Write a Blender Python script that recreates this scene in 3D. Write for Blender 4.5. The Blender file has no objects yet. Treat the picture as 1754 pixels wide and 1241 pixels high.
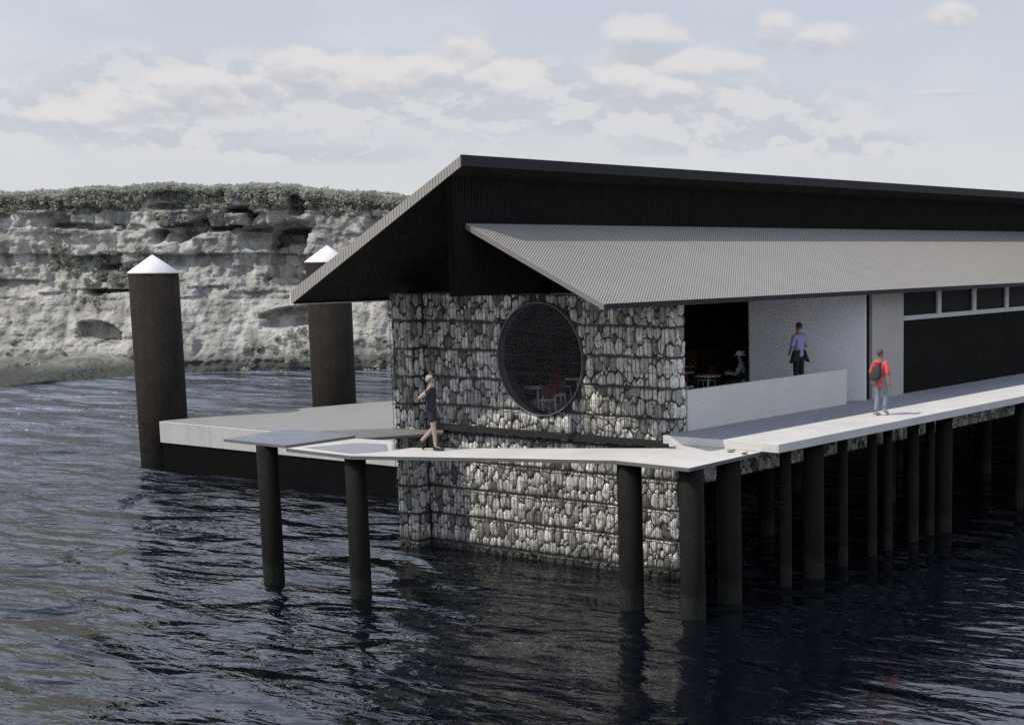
import bpy, math, random
import numpy as np
from mathutils import Vector, Matrix
random.seed(7); rng = np.random.default_rng(7)
SC = bpy.context.scene; COL = SC.collection
WATER = -3.6
R = math.radians

# ------------------------------------------------------------------ camera
CW = Vector((22.474, -29.302, 4.4))
RM = [[0.8437998105110742, 0.5366291298330678, -0.005572862467262778],
      [0.07135350231828008, -0.12247688720521524, -0.9899030709152461],
      [-0.5318933704121432, 0.834882380407638, -0.14163634207534728]]
cam = bpy.data.cameras.new('camera'); camo = bpy.data.objects.new('camera', cam); COL.objects.link(camo)
m = Matrix.Identity(4)
for i in range(3):
    m[i][0] = RM[0][i]; m[i][1] = -RM[1][i]; m[i][2] = -RM[2][i]; m[i][3] = CW[i]
camo.matrix_world = m
cam.sensor_width = 36; cam.lens = 36 * 2624.1 / 1754
cam.shift_x = -(1382.7 - 877) / 1754; cam.shift_y = (801.3 - 620.5) / 1754
cam.clip_start = .5; cam.clip_end = 6000
SC.camera = camo

# ------------------------------------------------------------------ helpers
def link(name, me, mat=None, parent=None):
    o = bpy.data.objects.new(name, me); COL.objects.link(o)
    if mat:
        for mm in (mat if isinstance(mat, (list, tuple)) else [mat]): me.materials.append(mm)
    if parent: o.parent = parent
    return o
def tag(o, label=None, cat=None, group=None, kind=None):
    if label: o['label'] = label
    if cat: o['category'] = cat
    if group: o['group'] = group
    if kind: o['kind'] = kind
    return o
def empty(name, loc=(0, 0, 0), rz=0, label=None, cat=None, group=None):
    o = bpy.data.objects.new(name, None); COL.objects.link(o); o.location = loc; o.rotation_euler.z = rz
    o.empty_display_size = .1
    return tag(o, label, cat, group)
def copy_tree(o, parent=None):
    c = o.copy(); COL.objects.link(c)
    if parent: c.parent = parent
    for ch in [x for x in bpy.data.objects if x.parent == o]: copy_tree(ch, c)
    return c

class MB:
    def __init__(s): s.v = []; s.f = []
    def add(s, v, f):
        n = len(s.v); s.v += [tuple(map(float, q)) for q in v]; s.f += [tuple(i + n for i in q) for q in f]; return s
    def box(s, x0, x1, y0, y1, z0, z1):
        return s.add([(x0,y0,z0),(x1,y0,z0),(x1,y1,z0),(x0,y1,z0),(x0,y0,z1),(x1,y0,z1),(x1,y1,z1),(x0,y1,z1)],
                     [(3,2,1,0),(4,5,6,7),(0,1,5,4),(1,2,6,5),(2,3,7,6),(3,0,4,7)])
    def prism(s, poly, z0, z1):
        n = len(poly); a = sum(poly[i][0]*poly[(i+1)%n][1]-poly[(i+1)%n][0]*poly[i][1] for i in range(n))
        if a < 0: poly = poly[::-1]
        return s.add([(x,y,z0) for x,y in poly]+[(x,y,z1) for x,y in poly],
            [tuple(range(n))[::-1], tuple(range(n,2*n))]+[(i,(i+1)%n,n+(i+1)%n,n+i) for i in range(n)])
    def extr(s, pts, off):           # polygon in 3D extruded by vector
        n = len(pts); o = Vector(off); P = [Vector(p) for p in pts]
        return s.add(P+[p+o for p in P], [tuple(range(n)), tuple(range(n,2*n))[::-1]]+[(i,n+i,n+(i+1)%n,(i+1)%n) for i in range(n)])
    def lathe(s, prof, c=(0,0,0), n=24, cap=True):
        v = []; f = []; m_ = len(prof)
        for r, z in prof:
            for k in range(n):
                a = 2*math.pi*k/n; v.append((c[0]+r*math.cos(a), c[1]+r*math.sin(a), c[2]+z))
        for i in range(m_-1):
            for k in range(n):
                k2 = (k+1)%n; f.append((i*n+k, i*n+k2, (i+1)*n+k2, (i+1)*n+k))
        if cap: f.append(tuple(range(n))[::-1]); f.append(tuple(range((m_-1)*n, m_*n)))
        return s.add(v, f)
    def tube(s, a, b, r, r2=None, n=10):
        a = Vector(a); b = Vector(b); r2 = r if r2 is None else r2
        d = (b-a).normalized(); u = d.orthogonal().normalized(); w = d.cross(u); v = []
        for p, q in ((a, r), (b, r2)):
            for k in range(n):
                t = 2*math.pi*k/n; v.append(p+u*q*math.cos(t)+w*q*math.sin(t))
        return s.add(v, [(k,(k+1)%n,n+(k+1)%n,n+k) for k in range(n)]+[tuple(range(n))[::-1], tuple(range(n,2*n))])
    def ell(s, c, r, n=12, m_=8, rz=0):
        v = []; f = []
        for i in range(m_+1):
            t = math.pi*i/m_
            for k in range(n):
                a = 2*math.pi*k/n; x = r[0]*math.sin(t)*math.cos(a); y = r[1]*math.sin(t)*math.sin(a)
                v.append((c[0]+x*math.cos(rz)-y*math.sin(rz), c[1]+x*math.sin(rz)+y*math.cos(rz), c[2]+r[2]*math.cos(t)))
        for i in range(m_):
            for k in range(n): f.append((i*n+k,(i+1)*n+k,(i+1)*n+(k+1)%n,i*n+(k+1)%n))
        return s.add(v, f)
    def build(s, name, mat=None, parent=None, smooth=False, bevel=0):
        me = bpy.data.meshes.new(name); me.from_pydata(s.v, [], s.f); me.validate(); me.update()
        if smooth: me.polygons.foreach_set('use_smooth', [True]*len(me.polygons))
        o = link(name, me, mat, parent)
        if bevel:
            b = o.modifiers.new('bevel', 'BEVEL'); b.width = bevel; b.segments = 2; b.limit_method = 'ANGLE'
        return o

def np_mesh(name, V, F, mat=None, parent=None, smooth=False):
    V = np.asarray(V, np.float32); F = np.asarray(F, np.int32); k = F.shape[1]
    me = bpy.data.meshes.new(name); me.vertices.add(len(V)); me.vertices.foreach_set('co', V.ravel())
    me.loops.add(F.size); me.loops.foreach_set('vertex_index', F.ravel())
    me.polygons.add(len(F)); me.polygons.foreach_set('loop_start', np.arange(0, F.size, k, dtype=np.int32))
    me.polygons.foreach_set('loop_total', np.full(len(F), k, np.int32))
    if smooth: me.polygons.foreach_set('use_smooth', np.ones(len(F), bool))
    me.update(calc_edges=True); me.validate()
    return link(name, me, mat, parent)

def vnoise(p, seed=0):
    p = np.asarray(p, np.float64); i = np.floor(p).astype(np.int64); f = p-i; f = f*f*(3-2*f); out = 0
    for dx in (0,1):
        for dy in (0,1):
            for dz in (0,1):
                h = (i[...,0]+dx)*374761393+(i[...,1]+dy)*668265263+(i[...,2]+dz)*2147483647+seed*1274126177
                h = (h ^ (h >> 13))*1274126177; h = h ^ (h >> 16)
                val = (h & 0xffff)/65535.
                out = out+val*(f[...,0] if dx else 1-f[...,0])*(f[...,1] if dy else 1-f[...,1])*(f[...,2] if dz else 1-f[...,2])
    return out
def fbm(p, o=4, seed=0):
    s = 0; a = .5; p = np.asarray(p, float)
    for k in range(o): s = s+a*vnoise(p*2**k, seed+k); a *= .5
    return s/(1-.5**o)

# ------------------------------------------------------------------ materials
def nodes(m_):
    m_.use_nodes = True; nt = m_.node_tree; return nt, nt.nodes['Principled BSDF']
def mat(name, col, rough=.6, var=.12, scale=3., metal=0., bump=0., bscale=None, speck=0., spscale=90., spec=.5, stain=0., tide=False):
    m_ = bpy.data.materials.new(name); nt, b = nodes(m_); N = nt.nodes; L = nt.links
    tc = N.new('ShaderNodeTexCoord')
    n1 = N.new('ShaderNodeTexNoise'); n1.inputs['Scale'].default_value = scale; n1.inputs['Detail'].default_value = 6
    L.new(tc.outputs['Object'], n1.inputs['Vector'])
    mr = N.new('ShaderNodeMapRange'); mr.inputs[1].default_value = .25; mr.inputs[2].default_value = .75
    mr.inputs[3].default_value = 1-var; mr.inputs[4].default_value = 1+var; L.new(n1.outputs['Fac'], mr.inputs[0])
    f = mr.outputs[0]
    if speck:
        n2 = N.new('ShaderNodeTexNoise'); n2.inputs['Scale'].default_value = spscale; n2.inputs['Detail'].default_value = 2
        L.new(tc.outputs['Object'], n2.inputs['Vector'])
        m2 = N.new('ShaderNodeMapRange'); m2.inputs[1].default_value = .3; m2.inputs[2].default_value = .7
        m2.inputs[3].default_value = 1-speck; m2.inputs[4].default_value = 1+speck; L.new(n2.outputs['Fac'], m2.inputs[0])
        mm = N.new('ShaderNodeMath'); mm.operation = 'MULTIPLY'; L.new(f, mm.inputs[0]); L.new(m2.outputs[0], mm.inputs[1]); f = mm.outputs[0]
    if stain:
        mp = N.new('ShaderNodeMapping'); mp.inputs['Scale'].default_value = (5, 5, .35); L.new(tc.outputs['Object'], mp.inputs[0])
        n3 = N.new('ShaderNodeTexNoise'); n3.inputs['Scale'].default_value = 1.; n3.inputs['Detail'].default_value = 5; L.new(mp.outputs[0], n3.inputs['Vector'])
        m3 = N.new('ShaderNodeMapRange'); m3.inputs[1].default_value = .35; m3.inputs[2].default_value = .7
        m3.inputs[3].default_value = 1.; m3.inputs[4].default_value = 1-stain; L.new(n3.outputs['Fac'], m3.inputs[0])
        mm = N.new('ShaderNodeMath'); mm.operation = 'MULTIPLY'; L.new(f, mm.inputs[0]); L.new(m3.outputs[0], mm.inputs[1]); f = mm.outputs[0]
    mx = N.new('ShaderNodeVectorMath'); mx.operation = 'SCALE'; mx.inputs[0].default_value = col[:3]; L.new(f, mx.inputs['Scale'])
    base = mx.outputs[0]
    if tide:
        sp = N.new('ShaderNodeSeparateXYZ'); g_ = N.new('ShaderNodeNewGeometry'); L.new(g_.outputs['Position'], sp.inputs[0])
        ad = N.new('ShaderNodeMath'); ad.operation = 'MULTIPLY_ADD'; L.new(n1.outputs['Fac'], ad.inputs[0]); ad.inputs[1].default_value = -.5; L.new(sp.outputs[2], ad.inputs[2])
        t_ = N.new('ShaderNodeMapRange'); t_.inputs[1].default_value = -3.45; t_.inputs[2].default_value = -3.25; L.new(ad.outputs[0], t_.inputs[0])
        nb_ = N.new('ShaderNodeTexNoise'); nb_.inputs['Scale'].default_value = 30; L.new(tc.outputs['Object'], nb_.inputs['Vector'])
        cr = N.new('ShaderNodeValToRGB'); L.new(nb_.outputs['Fac'], cr.inputs[0]); cr.color_ramp.elements[0].position = .45; cr.color_ramp.elements[1].position = .68
        cr.color_ramp.elements[0].color = (.014,.016,.011,1); cr.color_ramp.elements[1].color = (.045,.046,.037,1)
        m3 = N.new('ShaderNodeMix'); m3.data_type = 'RGBA'; L.new(t_.outputs[0], m3.inputs[0]); L.new(cr.outputs[0], m3.inputs[6]); L.new(base, m3.inputs[7]); base = m3.outputs[2]
    L.new(base, b.inputs['Base Color'])
    b.inputs['Roughness'].default_value = rough; b.inputs['Metallic'].default_value = metal
    b.inputs['Specular IOR Level'].default_value = spec
    if bump:
        bp = N.new('ShaderNodeBump'); bp.inputs['Strength'].default_value = bump; bp.inputs['Distance'].default_value = .02
        nb = N.new('ShaderNodeTexNoise'); nb.inputs['Scale'].default_value = bscale or scale*8; nb.inputs['Detail'].default_value = 5
        L.new(tc.outputs['Object'], nb.inputs['Vector']); L.new(nb.outputs['Fac'], bp.inputs['Height']); L.new(bp.outputs[0], b.inputs['Normal'])
    return m_
def island_mat(name, stops, rough=.85, nscale=14., tide=False, leafy=False):
    m_ = bpy.data.materials.new(name); nt, b = nodes(m_); N = nt.nodes; L = nt.links
    g = N.new('ShaderNodeNewGeometry'); cr = N.new('ShaderNodeValToRGB'); L.new(g.outputs['Random Per Island'], cr.inputs[0])
    e = cr.color_ramp.elements
    while len(e) < len(stops): e.new(.5)
    for k, (p, c) in enumerate(stops): e[k].position = p; e[k].color = (*c, 1)
    tc = N.new('ShaderNodeTexCoord'); n = N.new('ShaderNodeTexNoise'); n.inputs['Scale'].default_value = nscale; n.inputs['Detail'].default_value = 5
    L.new(tc.outputs['Object'], n.inputs['Vector'])
    mr = N.new('ShaderNodeMapRange'); mr.inputs[1].default_value = .3; mr.inputs[2].default_value = .7; mr.inputs[3].default_value = .62; mr.inputs[4].default_value = 1.25
    L.new(n.outputs['Fac'], mr.inputs[0])
    mx = N.new('ShaderNodeVectorMath'); mx.operation = 'SCALE'; L.new(cr.outputs[0], mx.inputs[0]); L.new(mr.outputs[0], mx.inputs['Scale'])
    base = mx.outputs[0]
    if tide:                                      # weed line just above the water
        sp = N.new('ShaderNodeSeparateXYZ'); L.new(tc.outputs['Object'], sp.inputs[0])
        ad = N.new('ShaderNodeMath'); ad.operation = 'MULTIPLY_ADD'; L.new(n.outputs['Fac'], ad.inputs[0]); ad.inputs[1].default_value = -.6; L.new(sp.outputs[2], ad.inputs[2])
        t_ = N.new('ShaderNodeMapRange'); t_.inputs[1].default_value = -3.85; t_.inputs[2].default_value = -3.45; L.new(ad.outputs[0], t_.inputs[0])
        m3 = N.new('ShaderNodeMix'); m3.data_type = 'RGBA'; L.new(t_.outputs[0], m3.inputs[0]); m3.inputs[6].default_value = (.05,.052,.04,1); L.new(base, m3.inputs[7]); base = m3.outputs[2]
    L.new(base, b.inputs['Base Color']); b.inputs['Roughness'].default_value = rough; b.inputs['Specular IOR Level'].default_value = .25
    if leafy:
        tl = N.new('ShaderNodeBsdfTranslucent'); L.new(base, tl.inputs[0]); ms = N.new('ShaderNodeMixShader'); ms.inputs[0].default_value = .45
        L.new(b.outputs[0], ms.inputs[1]); L.new(tl.outputs[0], ms.inputs[2]); L.new(ms.outputs[0], N['Material Output'].inputs[0])
    bp = N.new('ShaderNodeBump'); bp.inputs['Strength'].default_value = .5; bp.inputs['Distance'].default_value = .02
    L.new(n.outputs['Fac'], bp.inputs['Height']); L.new(bp.outputs[0], b.inputs['Normal'])
    return m_

M = {}
M['pile'] = mat('dark_pile_steel', (.0125,.011,.0095), .8, .25, 2.5, bump=.4, speck=.75, spscale=42, spec=.18, stain=.35, tide=True)
M['pile_big'] = mat('brown_pile_steel', (.025,.0205,.0172), .85, .22, 1.6, bump=.4, speck=.7, spscale=26, spec=.15, stain=.3, tide=True)
M['cap'] = mat('white_cap_paint', (.80,.79,.78), .55, .05, 3)
M['concrete'] = mat('pale_concrete', (.52,.51,.48), .85, .10, 1.6, bump=.25, speck=.12, spscale=30)
M['deck_white'] = mat('white_deck_concrete', (.56,.545,.515), .85, .11, .9, bump=.2, speck=.08, spscale=24)
M['deck_edge'] = mat('deck_edge_steel', (.12,.12,.115), .6, .15, 3)
M['pontoon_side'] = mat('pontoon_concrete', (.46,.45,.43), .85, .08, .9, bump=.2, speck=.1, spscale=14, stain=.12)
M['pontoon_top'] = mat('pontoon_deck', (.25,.242,.23), .9, .05, .7, speck=.06, spscale=16)
M['hull'] = mat('black_hull', (.004,.004,.004), .7, .2, 2, spec=.06)
M['plate_shade'] = mat('blue_grey_plate_shade', (.19,.205,.25), .7, .12, 2, speck=.3, spscale=40)  # shade on the landing plate, put into its blue grey colour
M['ramp'] = mat('grey_gangway', (.17,.165,.155), .8, .1, 2, speck=.2, spscale=40)
M['clad'] = mat('black_cladding', (.017,.0168,.0163), .8, .15, 2, spec=.06)
M['soffit'] = mat('brown_black_soffit', (.034,.030,.0255), .85, .3, 1.5, speck=.5, spscale=26, spec=.15)
M['trim'] = mat('dark_trim', (.022,.021,.026), .6, .15, 3, spec=.3)
M['zinc'] = mat('grey_metal_roof', (.36,.342,.315), .7, .05, 1.2, spec=.3)
M['zinc_rib'] = mat('grey_metal_rib', (.19,.18,.165), .7, .05, 1.2, spec=.3)
M['zinc_gap'] = mat('fascia_back', (.17,.165,.16), .7, .05, 2)
M['white_line'] = mat('white_edge_trim', (.75,.74,.73), .6, .03, 3)
M['white_wall'] = mat('white_render_wall', (.62,.62,.645), .9, .05, 1.2, speck=.1, spscale=40)
M['grey_wall'] = mat('grey_render_wall', (.40,.385,.365), .9, .07, 1.4, speck=.2, spscale=40)
M['bal'] = mat('balustrade_render', (.60,.59,.56), .9, .05, 1., speck=.08, spscale=30)
M['frame'] = mat('grey_window_frame', (.46,.46,.47), .6, .05, 3)
M['floor'] = mat('interior_floor', (.28,.27,.26), .6, .1, 1)
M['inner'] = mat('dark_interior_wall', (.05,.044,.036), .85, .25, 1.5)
M['timber'] = mat('brown_timber', (.17,.105,.05), .7, .3, 2)
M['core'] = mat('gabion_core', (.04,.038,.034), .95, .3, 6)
M['wire'] = mat('galvanised_wire', (.05,.05,.05), .5, .1, 3, metal=.3)
M['steel'] = mat('dark_steel', (.018,.018,.018), .5, .2, 3, spec=.4)
M['stone'] = island_mat('gabion_stone', [(0,(.13,.13,.112)),(.14,(.28,.27,.24)),(.34,(.45,.435,.39)),(.58,(.59,.575,.53)),(.85,(.71,.69,.64)),(1,(.80,.78,.735))], nscale=9, tide=True)
M['table'] = mat('white_table', (.7,.7,.7), .4, .03, 3)
M['whiteleg'] = mat('white_metal_leg', (.75,.75,.76), .4, .03, 3)
M['pad'] = mat('pale_seat_pad', (.55,.55,.55), .8, .05, 4)
M['seat'] = mat('oxblood_upholstery', (.15,.035,.028), .7, .15, 5)
def glass(name, tint=.55, refl=1.):
    m_ = bpy.data.materials.new(name); nt, b = nodes(m_); N = nt.nodes; L = nt.links
    tr = N.new('ShaderNodeBsdfTransparent'); tr.inputs[0].default_value = (tint,tint,tint*1.03,1)
    gl = N.new('ShaderNodeBsdfGlossy'); gl.inputs['Roughness'].default_value = .02; gl.inputs[0].default_value = (refl,refl,refl,1)
    fr = N.new('ShaderNodeFresnel'); fr.inputs[0].default_value = 1.45; mx = N.new('ShaderNodeMixShader')
    L.new(fr.outputs[0], mx.inputs[0]); L.new(tr.outputs[0], mx.inputs[1]); L.new(gl.outputs[0], mx.inputs[2])
    L.new(mx.outputs[0], N['Material Output'].inputs[0]); return m_
M['glass'] = glass('tinted_glass', .9, .5)
M['darkglass'] = mat('dark_window_glass', (.006,.006,.007), .5, .1, 2, spec=.06)

# ------------------------------------------------------------------ water
def water_mat():
    m_ = bpy.data.materials.new('harbour_water'); nt, b = nodes(m_); N = nt.nodes; L = nt.links
    b.inputs['Base Color'].default_value = (.0022,.0032,.0062,1); b.inputs['Roughness'].default_value = .06; b.inputs['IOR'].default_value = 1.6; b.inputs['Specular Tint'].default_value = (.84,.92,1.0,1)
    tc = N.new('ShaderNodeTexCoord')
    def lay(sx, sy, rot, det, rough=.5, dist=0.):
        mp = N.new('ShaderNodeMapping'); mp.inputs['Rotation'].default_value = (0,0,R(rot)); mp.inputs['Scale'].default_value = (sx,sy,1)
        L.new(tc.outputs['Object'], mp.inputs[0])
        n = N.new('ShaderNodeTexNoise'); n.inputs['Scale'].default_value = 1; n.inputs['Detail'].default_value = det
        n.inputs['Roughness'].default_value = rough; n.inputs['Distortion'].default_value = dist
        L.new(mp.outputs[0], n.inputs['Vector']); return n.outputs['Fac']
    def math_(op, a, b_):
        q = N.new('ShaderNodeMath'); q.operation = op
        for i_, x in enumerate((a, b_)):
            if isinstance(x, (int, float)): q.inputs[i_].default_value = x
            else: L.new(x, q.inputs[i_])
        return q.outputs[0]
    a = lay(.26, .60, -31, 2, .42, .6)       # long swell
    c = lay(1.0, 2.6, -36, 3, .5, .5)       # ripples
    d = lay(3.2, 6.5, -24, 2, .5, .3)
    gust = lay(.05, .11, -32, 2)
    h = math_('ADD', math_('MULTIPLY', a, 1.35), math_('ADD', math_('MULTIPLY', c, .24), math_('MULTIPLY', d, .010)))
    bp = N.new('ShaderNodeBump'); bp.inputs['Strength'].default_value = 1; 
    sp_ = N.new('ShaderNodeSeparateXYZ'); L.new(tc.outputs['Object'], sp_.inputs[0])
    pos = math_('ADD', sp_.outputs[0], math_('MULTIPLY', sp_.outputs[1], .35))
    def fall(a0, a1, v0, v1):
        q = N.new('ShaderNodeMapRange'); q.interpolation_type = 'SMOOTHSTEP'
        for i_, x in enumerate((a0, a1, v0, v1)): q.inputs[i_+1].default_value = x
        L.new(pos, q.inputs[0]); return q.outputs[0]
    lee = math_('MULTIPLY', fall(-52, -17, 2.5, .78), fall(-11, 6, 1., .32))      # open water is rougher, the lee of the building calm
    gr = N.new('ShaderNodeMapRange'); gr.inputs[1].default_value = .32; gr.inputs[2].default_value = .68; gr.inputs[3].default_value = .4; gr.inputs[4].default_value = 1.25; L.new(gust, gr.inputs[0])
    L.new(math_('MULTIPLY', gr.outputs[0], lee), bp.inputs['Distance'])
    L.new(fall(-56, -16, .2, .055), b.inputs['Roughness'])          # unresolved chop far out
    sky_streak = N.new('ShaderNodeMapRange'); sky_streak.interpolation_type = 'SMOOTHSTEP'
    for i_, x in enumerate((.40, .62, .12, 1.)): sky_streak.inputs[i_+1].default_value = x
    L.new(lay(.20, .66, -32, 3, .5, .4), sky_streak.inputs[0])
    cm = N.new('ShaderNodeMix'); cm.data_type = 'RGBA'; L.new(math_('MULTIPLY', fall(-55, -14, 1., 0.), sky_streak.outputs[0]), cm.inputs[0])
    cm.inputs[6].default_value = (.0022,.0032,.0062,1); cm.inputs[7].default_value = (.20,.225,.30,1)     # pale streaks of sky reflection painted into the far water colour
    L.new(cm.outputs[2], b.inputs['Base Color'])
    L.new(h, bp.inputs['Height']); L.new(bp.outputs[0], b.inputs['Normal'])
    return m_
wb = MB(); wb.add([(-2500,-2500,WATER),(2500,-2500,WATER),(2500,2500,WATER),(-2500,2500,WATER)], [(0,1,2,3)])
tag(wb.build('water', water_mat()), kind='structure')
sb = MB(); sb.add([(-2500,-2500,WATER-4),(2500,-2500,WATER-4),(2500,2500,WATER-4),(-2500,2500,WATER-4)], [(0,1,2,3)])
tag(sb.build('seabed', mat('seabed_mud', (.03,.03,.03), .9)), kind='structure')

# ------------------------------------------------------------------ gabion stones
AN = .52                                         # stones stand upright: heights are divided by 1/AN before packing
def pack(u0, u1, z0, z1, rows, keep):
    """tightly packed angular stones, basket by basket: list of (polygon in u,z)"""
    out = []
    for ra, rb_ in zip(rows[:-1], rows[1:]):
        a = max(ra, z0)+.008; b = min(rb_, z1)-.008
        if b-a < .06: continue
        W_, H_ = u1-u0, (b-a)*AN
        pts = np.zeros((0,2)); rad = np.zeros(0)
        for r0, r1, tries in ((.125,.165,int(W_*H_*80)),(.09,.13,int(W_*H_*180)),(.06,.09,int(W_*H_*400)),(.04,.06,int(W_*H_*600))):
            for _ in range(max(4, tries)):
                p = np.array([W_*rng.random(), H_*rng.random()]); r = r0+(r1-r0)*rng.random()
                if len(pts) and (np.hypot(*(pts-p).T) < (rad+r)*.74).any(): continue
                pts = np.vstack([pts, p]); rad = np.append(rad, r)
        for k in range(len(pts)):
            p = pts[k]; poly = [np.array(q) for q in ((0.,0.),(W_,0.),(W_,H_),(0.,H_))]
            d = np.hypot(*(pts-p).T); order = np.argsort(d)[1:18]
            for o in order:
                nv = pts[o]-p; L2 = nv@nv; t = .5+(rad[k]**2-rad[o]**2)/(2*L2); mid = p+nv*min(.8, max(.2, t))
                new = []
                for i_ in range(len(poly)):
                    q0, q1 = poly[i_], poly[(i_+1) % len(poly)]; e0 = (q0-mid)@nv; e1 = (q1-mid)@nv
                    if e0 <= 0: new.append(q0)
                    if e0*e1 < 0: new.append(q0+(q1-q0)*e0/(e0-e1))
                poly = new
                if len(poly) < 3: break
            if len(poly) < 3: continue
            P_ = np.array(poly)/[1, AN]+[u0, a]; c = P_.mean(0)
            if not keep(*c): continue
            out.append(P_)
    return out
def stones(name, polys, frame, parent, dep=.075):
    """frame(u, out, z) -> xyz; each stone a chipped, domed block filling its cell"""
    V = []; F3 = []; n = 0; K = 12
    for P_ in polys:
        c = P_.mean(0); d = P_-c; r = np.hypot(*d.T).mean()
        g = max(.003, .010*(.4+1.1*rng.random())); d = d*max(.45, 1-g/max(r*.8, .02))
        # resample the outline to K points with softened corners
        q = np.concatenate([d, d[:1]]); sg = np.hypot(*np.diff(q, axis=0).T); cu = np.concatenate([[0], np.cumsum(sg)])
        t = (np.arange(K)+rng.random())/K*cu[-1] % cu[-1]; o_ = np.stack([np.interp(t, cu, q[:,0]), np.interp(t, cu, q[:,1])], 1)
        o_ = (.84)*o_+.08*(np.roll(o_, 1, 0)+np.roll(o_, -1, 0)); o_ *= 1+.10*(rng.random((K,1))-.5)
        th = min(dep, .35*r+.03)*(.7+.6*rng.random()); tilt = (rng.random(2)-.5)*.55
        rings = ((1.,-.05),(1.0,.35),(.86,.78),(.52,1.0)); vs = []
        for sc, h in rings:
            xy = o_*sc*(1+.06*(rng.random((K,1))-.5)); hh = th*h*(1+.16*(rng.random(K)-.5))+(xy@tilt)*(h > .1)*min(1, h)
            vs.append(np.stack([xy[:,0], hh, xy[:,1]], 1))
        vs.append(np.array([[0, th*(1.0+.1*(rng.random()-.5)), 0]])); vs = np.concatenate(vs)
        fs = []
        for i_ in range(3):
            for k in range(K):
                k2 = (k+1) % K; A_, B_, C_, D_ = i_*K+k, i_*K+k2, (i_+1)*K+k2, (i_+1)*K+k
                fs += [(A_,B_,C_),(A_,C_,D_)] if rng.random() > .5 else [(A_,B_,D_),(B_,C_,D_)]
        fs += [(3*K+k, 3*K+(k+1) % K, 4*K) for k in range(K)]
        push = (rng.random()-.5)*.035
        V.append(np.stack(frame(c[0]+vs[:,0], vs[:,1]+push-.02, c[1]+vs[:,2]), 1)); F3.append(np.array(fs)+n); n += len(vs)
    return np_mesh(name, np.concatenate(V), np.concatenate(F3), M['stone'], parent)

# ------------------------------------------------------------------ gabion front wall with round window
ROWS = [3.3-.745*k for k in range(0, 12)][::-1]
HX, HZ, HR = -4.267, 1.651, 1.44
gw = empty('gabion_wall', (0,0,WATER), label='tall gabion stone wall with a big round window rising out of the water', cat='wall')
def under(o):                      # children are modelled in world coordinates
    o.location = (0,0,-WATER); return o
TOPZ = 3.3; BOT = WATER-2.5; GX0, GX1 = -9.14, 0.0
# backing slab with the round hole
def slab_hole(y0, y1, x0, x1, z0, z1):
    angs = sorted(set([2*math.pi*k/72 for k in range(72)]+[math.atan2(z-HZ, x-HX) % (2*math.pi) for x in (x0,x1) for z in (z0,z1)]))
    inn = []; out = []
    for a in angs:
        c, s = math.cos(a), math.sin(a); inn.append((HX+HR*c, HZ+HR*s))
        t = min([(x1-HX)/c if c > 1e-9 else 1e9, (x0-HX)/c if c < -1e-9 else 1e9, (z1-HZ)/s if s > 1e-9 else 1e9, (z0-HZ)/s if s < -1e-9 else 1e9])
        out.append((HX+t*c, HZ+t*s))
    n = len(angs); b = MB(); v = []
    for y in (y0, y1):
        v += [(x,y,z) for x,z in inn]+[(x,y,z) for x,z in out]
    f = []
    for k in range(n):
        k2 = (k+1)%n
        f += [(k,n+k,n+k2,k2)[::-1], (2*n+k,3*n+k,3*n+k2,2*n+k2), (n+k,3*n+k,3*n+k2,n+k2)[::-1], (k,2*n+k,2*n+k2,k2)]
    return b.add(v, f)
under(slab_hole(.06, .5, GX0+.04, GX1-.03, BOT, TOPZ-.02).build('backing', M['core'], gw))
kp = lambda u, z: (u-HX)**2+(z-HZ)**2 > (HR+.03)**2
cs = pack(-8.42, GX1-.01, WATER-.5, TOPZ, ROWS, kp)
for P_ in cs:                                  # stones at the round opening are cut to its curve
    d = P_-[HX, HZ]; r = np.hypot(*d.T); f = np.maximum(1, (HR+.012)/np.maximum(r, .05)); P_[:] = [HX, HZ]+d*f[:,None]
under(stones('stones', cs, lambda u,o,z: (u, .06-o, z), gw))
# end face of the wall (right)
cs = pack(.05, .5, WATER-.5, TOPZ, ROWS, lambda u,z: True)
under(stones('end_stones', cs, lambda u,o,z: (o*.5-.03, u, z), gw))
# projecting pier at the left end
PX0, PX1, PY = -9.14, -8.42, -.5
pier = under(MB().box(PX0+.06, PX1-.06, PY+.06, .055, BOT, TOPZ-.02).build('pier', M['core'], gw))
def sub(o): return o
cs = pack(PX0, PX1, WATER-.5, TOPZ, ROWS, lambda u,z: True)
sub(stones('pier_stones', cs, lambda u,o,z: (u, PY+.06-o, z), pier))
cs = pack(PY+.02, .05, WATER-.5, TOPZ, ROWS, lambda u,z: True)
sub(stones('pier_side_stones', cs, lambda u,o,z: (PX1-.06+o*.6, u, z), pier))
sub(stones('pier_back_stones', cs, lambda u,o,z: (PX0+.06-o*.6, u, z), pier))
# wire baskets
wm = MB()
def wire(a, b, r=.007): wm.tube(a, b, r, n=4)
fy = -.04
for k in range(int((GX1+8.42)/.13)+1):
    x = -8.40+k*.13
    dz = HR*HR-(x-HX)**2
    if dz > 0:
        s = math.sqrt(dz)+.03; wire((x,fy,WATER-1),(x,fy,HZ-s)); wire((x,fy,HZ+s),(x,fy,TOPZ))
    else: wire((x,fy,WATER-1),(x,fy,TOPZ))
for z in ROWS:
    for q, r in ((z, .017), (z-.373, .006)):
        dx = HR*HR-(q-HZ)**2
        if dx > 0:
            s = math.sqrt(dx)+.03; wire((-8.4,fy,q),(HX-s,fy,q), r); wire((HX+s,fy,q),(GX1,fy,q), r)
        else: wire((-8.4,fy,q),(GX1,fy,q), r)
for k in range(6):
    x = PX0+.03+k*.13; wire((x,PY-.04,WATER-1),(x,PY-.04,TOPZ))
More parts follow.
